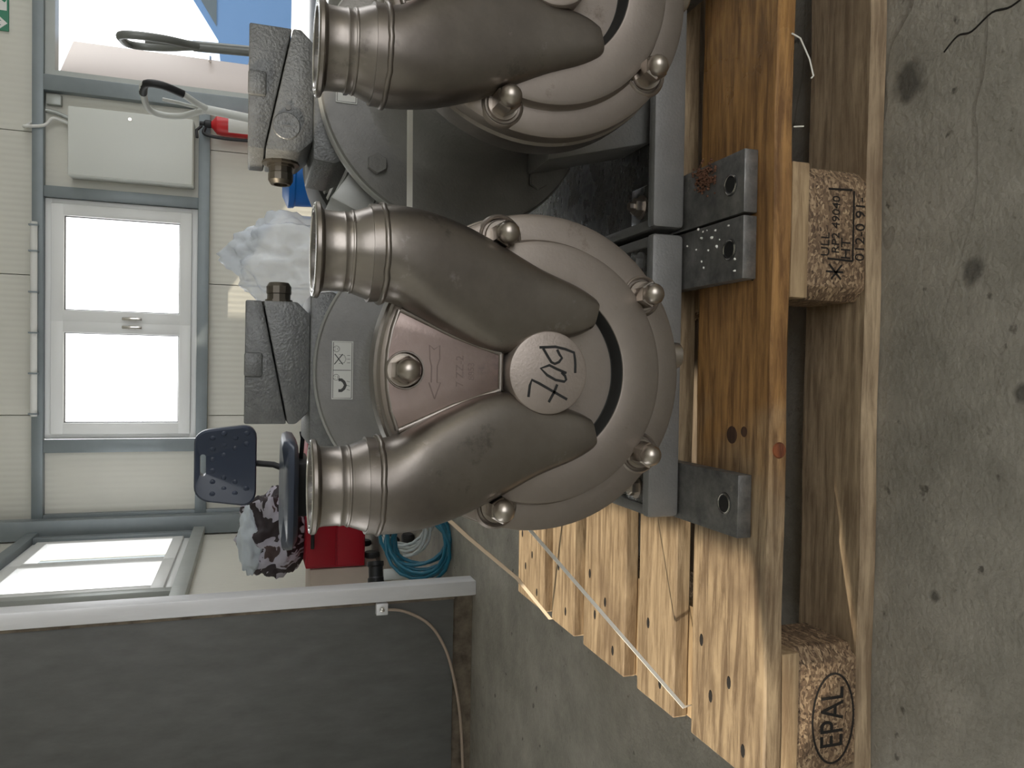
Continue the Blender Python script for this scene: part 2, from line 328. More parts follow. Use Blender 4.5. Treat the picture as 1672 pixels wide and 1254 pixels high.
def thing(name, label, cat, loc=(0,0,0), rz=0, group=None): return tag(empty(name, loc, rz), label, cat, group)
def struct(o): o['kind'] = 'structure'; return o
def copy_obj(o, parent, loc=None, rot=None):
    c = o.copy(); COL.objects.link(c); c.parent = parent
    if loc is not None: c.location = loc
    if rot is not None: c.rotation_euler = rot
    return c
def copy_tree(o, parent=None):
    c = o.copy(); COL.objects.link(c); c.parent = parent
    for ch in [x for x in bpy.data.objects if x.parent == o]: copy_tree(ch, c)
    return c

# ------------------------------------------------------------------ room
HX0, HX1, HY0, HY1, HZ = -1.45, 6.0, -5.0, 6.06, 4.2
struct(box('floor', HX0-.1, HX1, HY0, HY1+.1, -.12, 0, floor_m))
struct(box('ground', -14, 22, 6.17, 26, -.14, -.02, yard))
struct(box('ceiling', HX0-.1, HX1, HY0, HY1+.1, HZ, HZ+.1, ceil_m))
wr = struct(box('wall_right', HX1, HX1+.1, HY0, 1.0, -.12, HZ, panel_y))
box('wall_panel', HX1, HX1+.1, 1.0, 4.8, 3.3, HZ, panel_y, wr); box('wall_panel', HX1, HX1+.1, 4.8, HY1+.1, -.12, HZ, panel_y, wr)  # opening below the upper panel is unseen, added for side daylight
struct(box('yard_side', HX1+.1, 22, -14, 6.15, -.14, -.02, yard))
# wall behind the camera: its wide opening is unseen, added to let daylight in
wf = struct(box('wall_front', HX0-.1, .2, HY0-.1, HY0, -.12, HZ, panel_x))
box('wall_panel', 4.8, HX1+.1, HY0-.1, HY0, -.12, HZ, panel_x, wf); box('wall_panel', .2, 4.8, HY0-.1, HY0, 3.4, HZ, panel_x, wf)
# back wall (its own slightly turned frame)
WA = math.atan(-.035); WL = (0, 6.0, 0)
def wallobj(name, u0,u1,v0,v1,z0,z1, m, parent=None, bev=0):
    return box(name, u0,u1,v0,v1,z0,z1, m, parent, bev, **({} if parent else dict(loc=WL, rot=(0,0,WA))))
wb = struct(wallobj('wall_back', 3.02, 6.1, .0, .1, 0, HZ, panel_x))
J = [-1.6, -.52, .53, 1.585, 2.64, 3.02]; G = .003
for a, b in zip(J, J[1:]):
    wallobj('wall_panel', a+G, b-G, 0, .1, 2.165, HZ, panel_x, wb)
    if b < 2.1: wallobj('wall_panel', a+G, min(b,1.94)-G, 0, .1, 0, 1.02, panel_x, wb)
wallobj('wall_panel', 1.585+G, 1.94, 0, .1, 0, 1.02, panel_x, wb)
wallobj('wall_panel', -1.6, -.75, 0, .1, 1.02, 2.165, panel_x, wb); wallobj('wall_panel', 1.15, 1.94, 0, .1, 1.02, 2.165, panel_x, wb)
wallobj('wall_panel', 1.09, 1.15, 0, .1, 1.02, 2.165, panel_x, wb)
for a in J[1:-1]:
    wallobj('joint_strip', a-.02, a+.02, .1, .112, 2.165, HZ, galv, wb)
    if a < 1.9: wallobj('joint_strip', a-.02, a+.02, .1, .112, 0, 1.02, galv, wb)
wallobj('joint_strip', 3.0, 3.04, .1, .112, 2.131, HZ, galv, wb)
wallobj('top_rail', -1.33, 6, -.07, 0, 2.131, 2.206, galv, wb, .004)
wallobj('low_rail', -1.33, 1.9, -.07, 0, .985, 1.068, galv, wb, .004)
wallobj('column', 1.885, 2.0, -.08, .08, 0, 2.131, galv, wb, .004)
wallobj('column', 1.112, 1.195, -.06, 0, 1.068, 2.131, galv, wb, .004)
wallobj('column', -.80, -.703, -.06, 0, 1.068, 2.131, galv, wb, .004)
wallobj('column', -1.33, -1.27, -.06, 0, 0, 2.13, galv, wb, .004)
struct(box('trim_1', -1.44, -1.295, 5.86, 5.99, 0, HZ, galv, bev=.006))
# window in the back wall
win = struct(empty('window_1', WL)); win.rotation_euler = (0,0,WA)
def frame(name, u0,u1,z0,z1, t, v0, v1, m, parent, bev=.006):
    bm = bmesh.new()
    add_box(bm, u0,u1,v0,v1,z1-t,z1, bev); add_box(bm, u0,u1,v0,v1,z0,z0+t, bev); add_box(bm, u0,u0+t,v0,v1,z0+t*.9,z1-t*.9, bev); add_box(bm, u1-t,u1,v0,v1,z0+t*.9,z1-t*.9, bev)
    return link(name, bm, m, parent)
frame('window_frame', -.70, 1.11, 1.07, 2.13, .05, -.02, .08, pvc, win)
for (a, b, hx) in ((-.662, .198, .163), (.192, 1.072, .228)):
    s = frame('sash', a, b, 1.112, 2.088, .088, -.045, .04, pvc, win, .008)
    frame('gasket', a+.084, b-.084, 1.196, 2.004, .01, -.02, .0, gasket, s, 0)
    box('pane', a+.08, b-.08, -.012, -.004, 1.19, 2.01, glass, s)
    h = box('handle', hx-.012, hx+.012, -.085, -.068, 1.46, 1.60, bright, s, .005); box('handle_rose', hx-.015, hx+.015, -.07, -.045, 1.50, 1.56, bright, s, .004)
# glazed entrance with its door leaf swung outward
dr = struct(empty('door_1', WL)); dr.rotation_euler = (0,0,WA)
bm = bmesh.new(); add_box(bm, 2.0,2.05,-.03,.09,0,2.131); add_box(bm, 2.97,3.02,-.03,.09,0,2.131); add_box(bm, 2.05,2.97,-.03,.09,2.065,2.131)
link('door_frame', bm, galv_l, dr)
leaf = box('door_leaf', 0, .62, -.022, .022, .02, 2.06, door_m, dr, .006, loc=(2.06,.10,0), rot=(0,0,math.radians(50)))
tube('door_handle', [(.55,-.022,1.02),(.55,-.07,1.02),(.45,-.075,1.02)], .01, bright, leaf)
# left wall with its window
wl = struct(box('wall_left', HX0-.1, HX0, 5.68, HY1, -.12, HZ, panel_y))
def lp(y0,y1,z0,z1): box('wall_panel', HX0-.1, HX0, y0+G, y1-G, z0, z1, panel_y, wl)
for a in range(-5, 5): lp(a*1.0 if a > -5 else HY0, (a+1)*1.0, 2.165, HZ)
lp(5.0,5.68,2.165,HZ)
lp(4.12,5.68,-.12,1.08)
for a, b in ((1.0,2.0),(2.0,3.0),(3.0,4.12)): lp(a,b,-.12,2.165)
for a, b in ((-5,-4),(-4,-3),(-3,-2),(-2,-1),(-1,-.32)): lp(a,b,-.12,2.165)
lp(.95,1.0,-.12,2.165); lp(-.32,.95,-.12,.60); lp(-.32,-.28,.60,.86); lp(-.32,.95,.86,1.53); lp(.02,.95,1.53,1.75); lp(-.32,.95,1.75,2.165)
for a in list(range(-4, 6))+[5.68]: box('joint_strip', HX0-.112, HX0-.1, a-.02, a+.02, 2.165 if a not in (-4,-3,-2,-1,1,2,3) else -.12, HZ, galv, wl)
for a, z0, z1 in ((-.32,-.12,2.165),(4.12,-.12,1.08),(5.68,-.12,2.165),(.95,-.12,2.165)): box('joint_strip', HX0-.112, HX0-.1, a-.015, a+.015, z0, z1, galv, wl)
box('low_rail', HX0, HX0+.07, 1.75, 5.86, .985, 1.068, galv_l, wl, .004); box('top_rail', HX0, HX0+.07, 1.75, 5.86, 2.131, 2.206, galv, wl, .004)
box('column', HX0, HX0+.06, 4.02, 4.10, 1.068, 2.131, galv_l, wl, .004); box('column', HX0, HX0+.06, 5.69, 5.77, 1.068, 2.131, galv, wl, .004)
w2 = struct(empty('window_2', (HX0,0,0), math.radians(90)))
frame('window_frame', 4.12, 5.68, 1.08, 2.13, .05, -.02, .08, pvc, w2)
for a, b in ((4.16,4.91),(4.89,5.64)):
    s = frame('sash', a, b, 1.12, 2.09, .075, -.045, .04, pvc, w2, .008); box('pane', a+.07, b-.07, -.012, -.004, 1.19, 2.02, glass, s)
w3 = struct(empty('added_window_3', (HX0,0,0), math.radians(90)))  # low opening out of view, added and sized so sun reaches the deck
frame('window_frame', -.28, .95, .60, .86, .015, -.02, .08, pvc, w3); box('pane', -.27, .94, .0, .008, .61, .85, glass, w3)
w4 = struct(empty('added_window_4', (HX0,0,0), math.radians(90)))  # small high opening out of view, added so sun touches the second terminal box
frame('window_frame', -.32, .02, 1.53, 1.75, .015, -.02, .08, pvc, w4); box('pane', -.31, .01, .0, .008, 1.54, 1.74, glass, w4)

tube('floor_crack', spline([(.198,-.175,.0002),(.190,-.150,.0002),(.193,-.130,.0002),(.184,-.108,.0002),(.186,-.092,.0002),(.176,-.076,.0002)],5), .0011, stamp, bpy.data.objects['floor'], seg=6, flat=.4)
# ------------------------------------------------------------------ things on the back wall
def W(u, v, z): return (u*math.cos(WA)-v*math.sin(WA), 6+u*math.sin(WA)+v*math.cos(WA), z)
t = thing('distribution_box', 'pale grey electrical distribution box on back wall beside window', 'electrical box', W(1.52,-.001,1.08), WA)
box('body', -.255, .245, -.16, 0, .02, .875, box_grey, t, .006); d = box('door', -.252, .242, -.178, -.158, .025, .87, box_grey, t, .006)
lathe('lock', [(0,-.183),(.012,-.183),(.014,-.178)], bright, d, (.19,0,.46), seg=16)
t = tag(tube('conduit_tube', [W(-.52,-.095,2.185), W(.915,-.095,2.185)], .024, white_m, seg=16), 'long white tube running along top rail above the window', 'tube')
for u in (-.5,-.2,.1,.4,.7,.89): box('clip', u-.006, u+.006, -.125, -.06, 2.155, 2.215, galv, t, loc=None).matrix_world = Matrix.Translation(WL) @ Matrix.Rotation(WA,4,'Z')
t = tag(tube('white_cable', spline([W(1.66,-.04,1.965), W(1.68,-.09,2.06), W(1.62,-.1,2.12), W(1.60,-.1,2.24), W(1.62,-.02,2.25), W(1.67,-.02,2.2)], 6), .012, white_m), 'white cable bundle looped over top rail above the electrical box', 'cable')
tag(tube('grey_cable', spline([W(1.70,-.04,1.96), W(1.73,-.05,2.05), W(1.74,-.05,2.12)], 6), .016, galv_l), 'thick grey cable rising behind the electrical box', 'cable')
tag(box('junction_box', -.04,.04,-.05,0,-.05,.05, galv_l, None, .006, loc=W(1.83,-.0,2.07), rot=(0,0,WA)), 'small square junction box above electrical box', 'junction box')
t = thing('exit_sign', 'green emergency exit sign with white arrow above doorway', 'sign', W(2.50,-.0,2.367), WA)
box('panel', -.21, .21, -.012, 0, 0, .2, green_m, t, .002)
prism('arrow', [(-.155,.008),(-.10,.07),(-.12,.07),(-.142,.045),(-.142,.12),(-.168,.12),(-.168,.045),(-.19,.07),(-.21+.0,.07)], 'y', -.0135, -.0118, white_m, t, smooth=0)
box('white_field', -.065, .19, -.0135, -.0118, .012, .188, white_m, t, smooth=0)
bm = bmesh.new()
for q in ([(.0,.02),(.03,.06),(.06,.10),(.08,.14)], [(.06,.10),(.02,.10),(-.01,.06)], [(.08,.14),(.12,.11)], [(.08,.14),(.04,.13)]): ribbon(bm, [(a,-.0135,b) for a, b in q], .02, (0,-1,0), .001)
add_lathe(bm, [(0,-.0148),(.016,-.0148),(.016,-.0135)], (.095,0,.165), 'y', 14)
link('running_figure', bm, green_m, t, smooth=0)
t = thing('fire_extinguisher', 'red fire extinguisher with white label hanging under the electrical box', 'fire extinguisher', W(1.755,-.12,.42), WA)
lathe('cylinder', [(0,0),(.07,0),(.078,.012),(.08,.03),(.08,.47),(.07,.515),(.03,.548),(.024,.56)], red, t, axis='z', seg=28)
bm = bmesh.new(); ff = [(.0808*math.cos(math.radians(a)), .0808*math.sin(math.radians(a))) for a in range(222,332,10)]
for (x0,y0),(x1,y1) in zip(ff, ff[1:]): bm.faces.new([bm.verts.new(q) for q in ((x0,y0,.20),(x1,y1,.20),(x1,y1,.43),(x0,y0,.43))])
link('label', bm, label_w, t)
lathe('valve', [(.026,.555),(.03,.56),(.03,.60),(.016,.61),(.016,.64),(0,.64)], tube_black, t, axis='z', seg=16)
tube('lever', [(-.02,0,.625),(-.06,-.02,.66),(-.12,-.03,.655)], .011, tube_black, t)
tube('hose', spline([(-.03,0,.6),(-.085,-.02,.60),(-.105,-.03,.45),(-.1,-.03,.2),(-.095,-.03,.12)],6), .013, tube_black, t)
box('bracket', -.03, .03, .07, .12, .3, .36, tube_black, t)

# ------------------------------------------------------------------ partition board on the left
t = thing('partition_board', 'dark grey partition board with aluminium edge profile standing left of pallet', 'partition', (-1.14,1.64,0))
OFF = Vector((-1.14,1.64,0))
box('board', HX0+.004, -.846, 1.62, 1.66, .065, 2.4, board_m, t, .002)
box('chipboard_edge', -.8465, -.838, 1.612, 1.662, .065, 2.4, dirt_board, t)
box('edge_profile', -.836, -.792, 1.600, 1.668, 0, 2.4, alu, t, .003)
box('stained_foot', HX0+.004, -.846, 1.64, 1.656, .0, .063, dirt_board, t)
c = box('cable_clip', -.875, -.84, 1.598, 1.62, .27, .305, alu, t, .003); lathe('screw', [(0,1.586),(.006,1.588),(.009,1.598)], bright, c, (-.857,0,.288), seg=12)
tube('thin_cable', spline([(-.862,1.61,.272),(-.87,1.606,.22),(-.91,1.606,.15),(-.97,1.604,.105),(-1.05,1.6,.075),(-1.2,1.6,.045),(-1.42,1.6,.03)],6), .0045, cable_m, t)
OFF = Vector((0,0,0))

# ------------------------------------------------------------------ pallet
pal = thing('pallet', 'wooden four-way pallet with pressed chip blocks carrying both pumps', 'pallet', (0,.4,0)); OFF = Vector((0,.4,0))
rows = [(0,.145),(.186,.286),(.3275,.4725),(.514,.614),(.655,.80)]
deck = []
def plank(name, x0,x1,y0,y1,z0,z1, m, wob=.0012):
    bm = bmesh.new(); nx = max(2, int((x1-x0)/.06)); add_box(bm, x0,x1,y0,y1,z0,z1)
    # slice lengthwise so that the edges can waver
    for i in range(1, nx):
        x = x0+(x1-x0)*i/nx; bmesh.ops.bisect_plane(bm, geom=bm.verts[:]+bm.edges[:]+bm.faces[:], plane_co=(x,0,0), plane_no=(1,0,0))
    bmesh.ops.bevel(bm, geom=[e for e in bm.edges if len(e.link_faces)==2 and e.calc_face_angle(0) > 1], offset=.0022, segments=1, affect='EDGES')
    for v in bm.verts:
        if z1-.001 < v.co.z or v.co.z < z0+.001 or abs(v.co.y-y0) < .003 or abs(v.co.y-y1) < .003:
            v.co.y += math.sin(v.co.x*23+y0*50+z0*90)*wob + random.uniform(-.0004,.0004)
    return link(name, bm, m, pal, smooth=25)
for i, (a, b) in enumerate(rows): deck.append(plank('deck_board', -.6, .6, a, b, .122, .144, wood_oil if i == 0 else wood_pale))
for x in (-.5275, 0, .5275): box('cross_board', x-.0725, x+.0725, 0, .8, .100, .1219, wood_end, pal, .0015)
for i, (a, b) in enumerate(((0,.1),(.3275,.4725),(.7,.8))): plank('bottom_board', -.6, .6, a, b, 0, .022, wood_brown if i else wood_low)
blocks = {}
for x in (-.5275, 0, .5275):
    for j, (a, b) in enumerate(((.002,.1),(.3275,.4725),(.7,.798))):
        pts = []; ch = .014
        X0, X1 = x-.0725, x+.0725
        for (cx, cy) in ((X0+ch,a+.0),(X1-ch,a),(X1,a+ch),(X1,b-ch),(X1-ch,b),(X0+ch,b),(X0,b-ch),(X0,a+ch)): pts.append((cx,cy))
        blocks[(x,j)] = prism('block', pts, 'z', .0221, .0999, chipm, pal, .0012)
def on_block(x, z): return Matrix.Translation(Vector((x,.0018,z))-OFF) @ FRONT
# burnt marks: oval EPAL mark on the corner block, treatment mark on the middle block
bl = blocks[(-.5275,0)]
text_obj('epal_stamp', 'EPAL', .0435, stamp, bl, on_block(-.5325,.0525) @ Matrix.Scale(.72,4,(1,0,0)), .0004)
bm = bmesh.new(); ribbon(bm, [(-.5330+.0495*math.cos(q*math.pi/24), .0019, .0525+.0275*math.sin(q*math.pi/24)) for q in range(49)], .0024, (0,-1,0), .0004); link('oval_stamp', bm, stamp, bl, smooth=0)
bl = blocks[(0,0)]
for s, x, z, h in (('ULL', -.013, .076, .0125), ('RP2 49040', .0095, .0625, .0115), ('HT', -.016, .0485, .0145), ('012-0 91-', .007, .0295, .0145)):
    text_obj('heat_treatment_stamp', s, h*1.25, stamp, bl, on_block(x, z))
bm = bmesh.new()
for q in ([(-.029,.0395),(.048,.0395)], [(.0490,.042),(.0475,.074)], [(-.029,.0395),(-.028,.073)], [(-.042,.052),(-.042,.075)], [(-.050,.055),(-.034,.071)], [(-.050,.068),(-.034,.054)]):
    ribbon(bm, [(a,.0018,b) for a, b in q], .0022, (0,-1,0), .0004)
link('stamp_border', bm, stamp, bl, smooth=0)
# nail heads sunk into the deck boards
nail = None
for i, (a, b) in enumerate(rows):
    wd = b-a
    for x in (-.5275, 0, .5275):
        for (dx, fy) in ((-.045,.25),(.02,.45),(-.01,.7),(.05,.85)) if wd > .12 else ((-.04,.35),(.03,.7)):
            p = Vector((x+dx, a+wd*fy, .1439))-OFF
            if nail is None:
                bm = bmesh.new(); add_lathe(bm, [(0,.0006),(.0034,.0006),(.0042,0)], (0,0,0), 'z', 10)
                for v in bm.verts: v.co.x *= 1.9
                nail = link('nail', bm, stamp, deck[i], loc=p, off=False, smooth=0)
            else: copy_obj(nail, deck[i], p)
# knots in the front board
for kx, ky, kr, face in ((-.2247,.069,.011,'t'),(-.2195,.046,.0065,'t'),(-.2360,.0,.0095,'f')):
    if face == 't': k = lathe('knot', [(0,.1446),(kr*.7,.1445),(kr,.1438)], wood('knot_wood',(.10,.045,.02),(.05,.022,.012)), deck[0], (kx,ky,0), 'z', 20)
    else: k = lathe('knot', [(0,-.0028),(kr*.8,-.0026),(kr,.0004)], wood('knot_red',(.30,.09,.03),(.14,.04,.015)), deck[0], (kx,0,.133), 'y', 20)
tube('splinter', [(.206,-.001,.128),(.200,-.006,.121),(.178,-.010,.112),(.160,-.012,.108),(.157,-.012,.111)], .0009, chip, deck[0], seg=5); tube('splinter', [(.108,-.001,.123),(.108,-.006,.114)], .0008, chip, deck[0], seg=5)
OFF = Vector((0,0,0))

# ------------------------------------------------------------------ pump
AZ = .42
def rot_ring(bm, fn, n, ph=0): pass
BASE = Vector((0,.20,.144))
def make_pump(loc):
    global OFF
    P = empty('side_channel_pump', loc); OFF = BASE.copy()
    C = (0,0,AZ)
    # --- front cover
    prof = [(0,-.033),(.0738,-.033),(.0742,-.0335),(.0780,-.0455),(.0790,-.0467),(.0802,-.047),(.113,-.047),(.1165,-.0455),(.118,-.038),(.1195,-.0365),(.1385,-.0365),(.1425,-.034),(.1435,-.030),(.1435,-.020),(.142,-.018),(0,-.018)]
    cov = lathe('front_cover', prof, steel, P, C, seg=96)
    lathe('recess_wall', [(.0730,-.0334),(.0738,-.0340),(.0774,-.0452),(.0784,-.0462),(.0782,-.0440),(.074,-.032)], inner_dark, cov, C, seg=96, closed=True)  # recess shade is painted on as a near-black wall
    # --- boss with number
    boss = lathe('boss', [(0,-.062),(.034,-.062),(.0358,-.0612),(.0365,-.0595),(.0372,-.03),(0,-.03)], steel_boss, P, C, seg=64)
    # --- flat wedge between the ducts
    top = [(.1385*math.sin(a), .1385*math.cos(a)) for a in (-.37,-.25,-.12,0,.12,.25,.37)]
    wed = prism('cover_wedge', [(-.016,.040),(.016,.040)]+[(x,z) for x, z in top[::-1]], 'y', -.0485, -.02, steel_wedge, P, .0015, loc=(0,0,AZ-0), off=True)
    wed.location = (0,0,AZ)
    bm = bmesh.new()
    for s in (-1,1): add_tube(bm, [(s*.016,-.0475,.040),(s*.030,-.0475,.082),(s*.0505,-.0475,.1285)], .0028, 8)
    add_tube(bm, [(-.016,-.0475,.040),(.016,-.0475,.040)], .0028, 8); add_tube(bm, [(x,-.046,z) for x, z in top], .0026, 8)
    b_ = link('weld_rim', bm, steel_duct, wed, smooth=60, off=False)
    me = b_.data; me.transform(Matrix.Translation(-Vector((OFF.x,OFF.y,OFF.z))))
    # cast arrow and lettering standing slightly proud
    bm = bmesh.new(); A = [(-.024,.0985),(-.010,.1035),(-.010,.1015),(.004,.1015),(.010,.103),(.0215,.1035),(.018,.0995),(.0215,.0945),(.010,.0945),(.004,.0965),(-.010,.0965),(-.010,.0935),(-.024,.0985)]
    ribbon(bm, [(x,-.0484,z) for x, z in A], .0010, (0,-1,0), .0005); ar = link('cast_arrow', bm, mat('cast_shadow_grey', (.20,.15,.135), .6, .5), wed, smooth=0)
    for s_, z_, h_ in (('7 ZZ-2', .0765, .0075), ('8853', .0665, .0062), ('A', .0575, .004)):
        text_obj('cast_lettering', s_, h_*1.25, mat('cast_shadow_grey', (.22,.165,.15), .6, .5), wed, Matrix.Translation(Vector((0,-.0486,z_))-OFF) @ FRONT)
    lathe('counterbore_ring', [(.0135,-.0480),(.0150,-.0500),(.0160,-.0500),(.0166,-.0480)], steel_duct, wed, (0,0,.124), seg=32)
    # --- the two ducts
    secs = [((.136,.156),(.0555,.156),-.0850,-.0050),((.1365,.137),(.056,.137),-.0855,-.0080),((.1335,.109),(.047,.118),-.083,-.012),((.1245,.077),(.036,.097),-.0775,-.014),((.1105,.043),(.0225,.065),-.0705,-.014),((.0925,.005),(.016,.036),-.0640,-.014),((.0795,-.030),(.0245,.008),-.0595,-.014),((.0705,-.0475),(.033,-.030),-.0560,-.016),((.0655,-.0525),(.040,-.046),-.0535,-.02)]
    def duct_section(o, i, yf, yb, n=36, ex=2.35):
        o = Vector((o[0],0,o[1])); i = Vector((i[0],0,i[1])); c = (o+i)/2; h = (o-i)/2; yc = (yf+yb)/2; hy = (yb-yf)/2; out = []
        for k in range(n):
            a = 2*math.pi*k/n; ca, sa = math.cos(a), math.sin(a)
            u = math.copysign(abs(ca)**(2/ex), ca); v = math.copysign(abs(sa)**(2/ex), sa)
            out.append(c+h*u+Vector((0,yc+hy*v,0)))
        return out
    for s in (1,-1):
        ps = [spline([Vector((a[0][0],a[0][1],0)) for a in secs],5), spline([Vector((a[1][0],a[1][1],0)) for a in secs],5), spline([Vector((a[2],a[3],0)) for a in secs],5)]
        bm = bmesh.new(); rings = []; n = len(ps[0])
        for j in range(n):
            q = j/(n-1); ex = 2.0+1.3*min(1, max(0,(q-.1)/.6))
            rings.append([bm.verts.new((s*p.x, p.y, AZ+p.z)) for p in duct_section(ps[0][j], ps[1][j], ps[2][j][0], ps[2][j][1], 40, ex)])
        for A_, B_ in zip(rings, rings[1:]):
            for k in range(40): bm.faces.new((A_[k], A_[(k+1)%40], B_[(k+1)%40], B_[k]))
        bm.faces.new(rings[-1]); bm.faces.new(rings[0])
        du = link('duct', bm, steel_duct, P, smooth=50)
        c = (s*.0958, -.045, AZ)
        # open pipe end with clamp flange
        sp = lathe('pipe_stub', [(.0290,.148),(.0292,.1925),(.0318,.1990),(.0322,.1997),(.0378,.1997),(.0386,.1988),(.0386,.1962),(.0378,.1950),(.0345,.1938),(.0330,.1925),(.0324,.1895),(.0322,.178),(.0329,.1765),(.0324,.174),(.0325,.171),(.0338,.168),(.0392,.153),(.0396,.148)], steel_duct, du, c, 'z', 56, smooth=28)
        lathe('clamp_face', [(.0316,.1995),(.0320,.2002),(.0332,.2002),(.0336,.1996),(.0350,.1996),(.0354,.2002),(.0374,.2002),(.0380,.1997)], bright, du, c, 'z', 56)
        lathe('bore', [(.0317,.1989),(.0291,.1920),(.0288,.150),(0,.148)], mat('bore_steel',(.17,.16,.15),.35,.9), du, c, 'z', 40)
        bm = bmesh.new(); add_tube(bm, [(c[0]+.0398*math.cos(q*math.pi/20), c[1]+.0398*math.sin(q*math.pi/20), AZ+.1455+random.uniform(-.0007,.0007)) for q in range(40)], .0027, 8, True)
        link('weld_bead', bm, steel_duct, du, smooth=60)
        bm = bmesh.new(); add_tube(bm, [(c[0]+.0325*math.cos(q*math.pi/20), c[1]+.0325*math.sin(q*math.pi/20), AZ+.170) for q in range(40)], .0016, 6, True)
        link('weld_bead', bm, steel_duct, du, smooth=60)
    # --- acorn nuts, five round the cover
    nut = None
    for k in range(5):
        a = math.radians(90+72*k); r = .1255; p = Vector((r*math.cos(a), -.0365 if k else -.0485, AZ+r*math.sin(a)))
        if nut is None:
            bm = bmesh.new(); add_lathe(bm, [(.0138,0),(.0145,-.0012),(.0138,-.0028),(0,-.0028)], (0,0,0), 'y', 28); wsh = bm
            add_lathe(bm, [(.0,-.0026),(.0118,-.0026),(.0118,-.0215),(.0104,-.0238)], (0,0,0), 'y', 6)
            add_lathe(bm, [(.0099,-.0215),(.0099,-.0240),(.0090,-.0275),(.0068,-.0305),(.0038,-.0323),(0,-.033)], (0,0,0), 'y', 24)
            nut = link('acorn_nut', bm, boltm, P, loc=p-OFF, off=False, smooth=24)
        else: copy_obj(nut, P, p-OFF)
        if k:
            bo = bmesh.new(); add_lathe(bo, [(.0165,-.034),(.0165,-.0372),(.0178,-.0385),(.0192,-.0375),(.0205,-.034)], (p.x,0,p.z), 'y', 32); link('nut_seat', bo, steel, cov)
    # --- casing rear flange and lantern
    lathe('casing_flange', [(.141,-.018),(.1455,-.016),(.1462,-.010),(.1462,.008),(.142,.012),(.12,.014)], steel_duct, P, C, seg=80)
    lathe('lantern', [(.128,.010),(.118,.03),(.092,.06),(.083,.10),(.083,.16),(.090,.205),(.100,.235),(.111,.2525),(.118,.2580),(.124,.2602),(.165,.2604),(.171,.2625),(.1725,.266),(.1725,.288),(.168,.292),(.10,.292)], greydark, P, C, seg=96)
    lathe('flange_rim', [(.1727,.268),(.1745,.271),(.1745,.286),(.1727,.289)], light_alu, P, C, seg=96)
    bm = bmesh.new(); add_lathe(bm, [(.0125,.259),(.0125,.2535),(.0118,.2525),(0,.2525)], (0,0,0), 'y', 6); hexb = link('flange_bolt', bm, greydark, P, loc=Vector((-.104,0,AZ+.104))-OFF, off=False, smooth=20)
    for a, b in ((.104,.104),(.104,-.104),(-.104,-.104)): copy_obj(hexb, P, Vector((a,0,AZ+b))-OFF)
    lathe('drain_plug', [(.013,.0),(.013,-.012),(.011,-.014),(0,-.014)], boltm, P, (.02,-.006,AZ-.1465), 'z', 16)
    # --- instruction sticker on the lantern flange
    st = box('sticker', -.035, .035, .2586, .2596, AZ+.129, AZ+.154, label_w, P)
    bm = bmesh.new(); n_ = (0,-1,0); Y_ = .2586
    def rl(q, wd=.0007): ribbon(bm, [(x,Y_,AZ+z) for x, z in q], wd, n_, .0002)
    rl([(-.0335,.1305),(.0335,.1305),(.0335,.1525),(-.0335,.1525),(-.0335,.1305)]); rl([(0,.1315),(0,.1525)])
    for cx, up in ((-.0085,1),(.0255,-1)):
        rl([(cx+.0036*math.cos(q*math.pi/8), .1488+.0036*math.sin(q*math.pi/8)) for q in range(17)], .0005)
        rl([(cx-.0016,.1474-.0004*(1-up)),(cx,.1474-.0009*up),(cx+.0016,.1474-.0004*(1-up))], .0005)
        for e in (-.0013,.0013): rl([(cx+e,.1496),(cx+e,.1506)], .0006)
    rl([(-.0245,.146),(-.0245,.1425),(-.022,.1395),(-.018,.1378),(-.014,.1395),(-.0115,.1425),(-.0115,.146)], .0036)
    for e in (-.023,-.018,-.013): rl([(e,.1362),(e*1.0-.001,.1325)], .0005)
    rl([(.007,.1512),(.0195,.1415)], .0011); rl([(.007,.1412),(.0195,.1508)], .0011)
    rl([(.008,.146),(.009,.1395),(.0135,.1375),(.018,.1395),(.019,.146)], .0005)
    for e in (.009,.0135,.018): rl([(e,.1362),(e,.1325)], .0005)
    link('pictogram', bm, label_g, st, smooth=0)
    # --- motor
    mo = lathe('motor_frame', [(.12,.292),(.132,.294),(.132,.60),(.0,.60)], light_alu, P, C, seg=64)
    fin = None
    for k in range(40):
        a = math.radians(18+144*k/39); a2 = a+0
        for sg in (1,):
            if abs(a-math.pi/2) < .42: continue
            if fin is None:
                fin = box('cooling_fin', .128, .158, .31, .585, -.0022, .0022, light_alu, mo, 0, off=False)
                fin.location = Vector((0,0,AZ))-OFF; fin.rotation_euler = (0,-a,0)
            else: copy_obj(fin, mo, None, (0,-a,0))
    lathe('fan_cowl', [(.150,.575),(.163,.58),(.1655,.60),(.1655,.70),(.150,.715),(0,.715)], black, P, C, seg=72)  # painted near-black to stand for the shade on the cowl
    prism('motor_corner_lug', [(-.162,AZ+.105),(-.140,AZ+.155),(-.105,AZ+.130),(-.125,AZ+.095)], 'y', .30, .40, light_alu, P, .003)
    prism('motor_corner_lug', [(.162,AZ+.105),(.140,AZ+.155),(.105,AZ+.130),(.125,AZ+.095)], 'y', .30, .40, light_alu, P, .003)
    prism('box_saddle', [(-.098,AZ+.150),(-.095,AZ+.1765),(.095,AZ+.1765),(.098,AZ+.150),(.075,AZ+.105),(-.075,AZ+.105)], 'y', .30, .46, grey, P, .003)
    # --- terminal box (own origin so that it can sit either way round)
    tb = prism('terminal_box', [(-.060,0),(-.0755,.016),(-.0755,.0255),(.0755,.056),(.0755,.016),(.060,0)], 'y', -.058, .058, grey, P, .0022, off=False)
    tb.location = Vector((.008,.362,AZ+.1765))-OFF
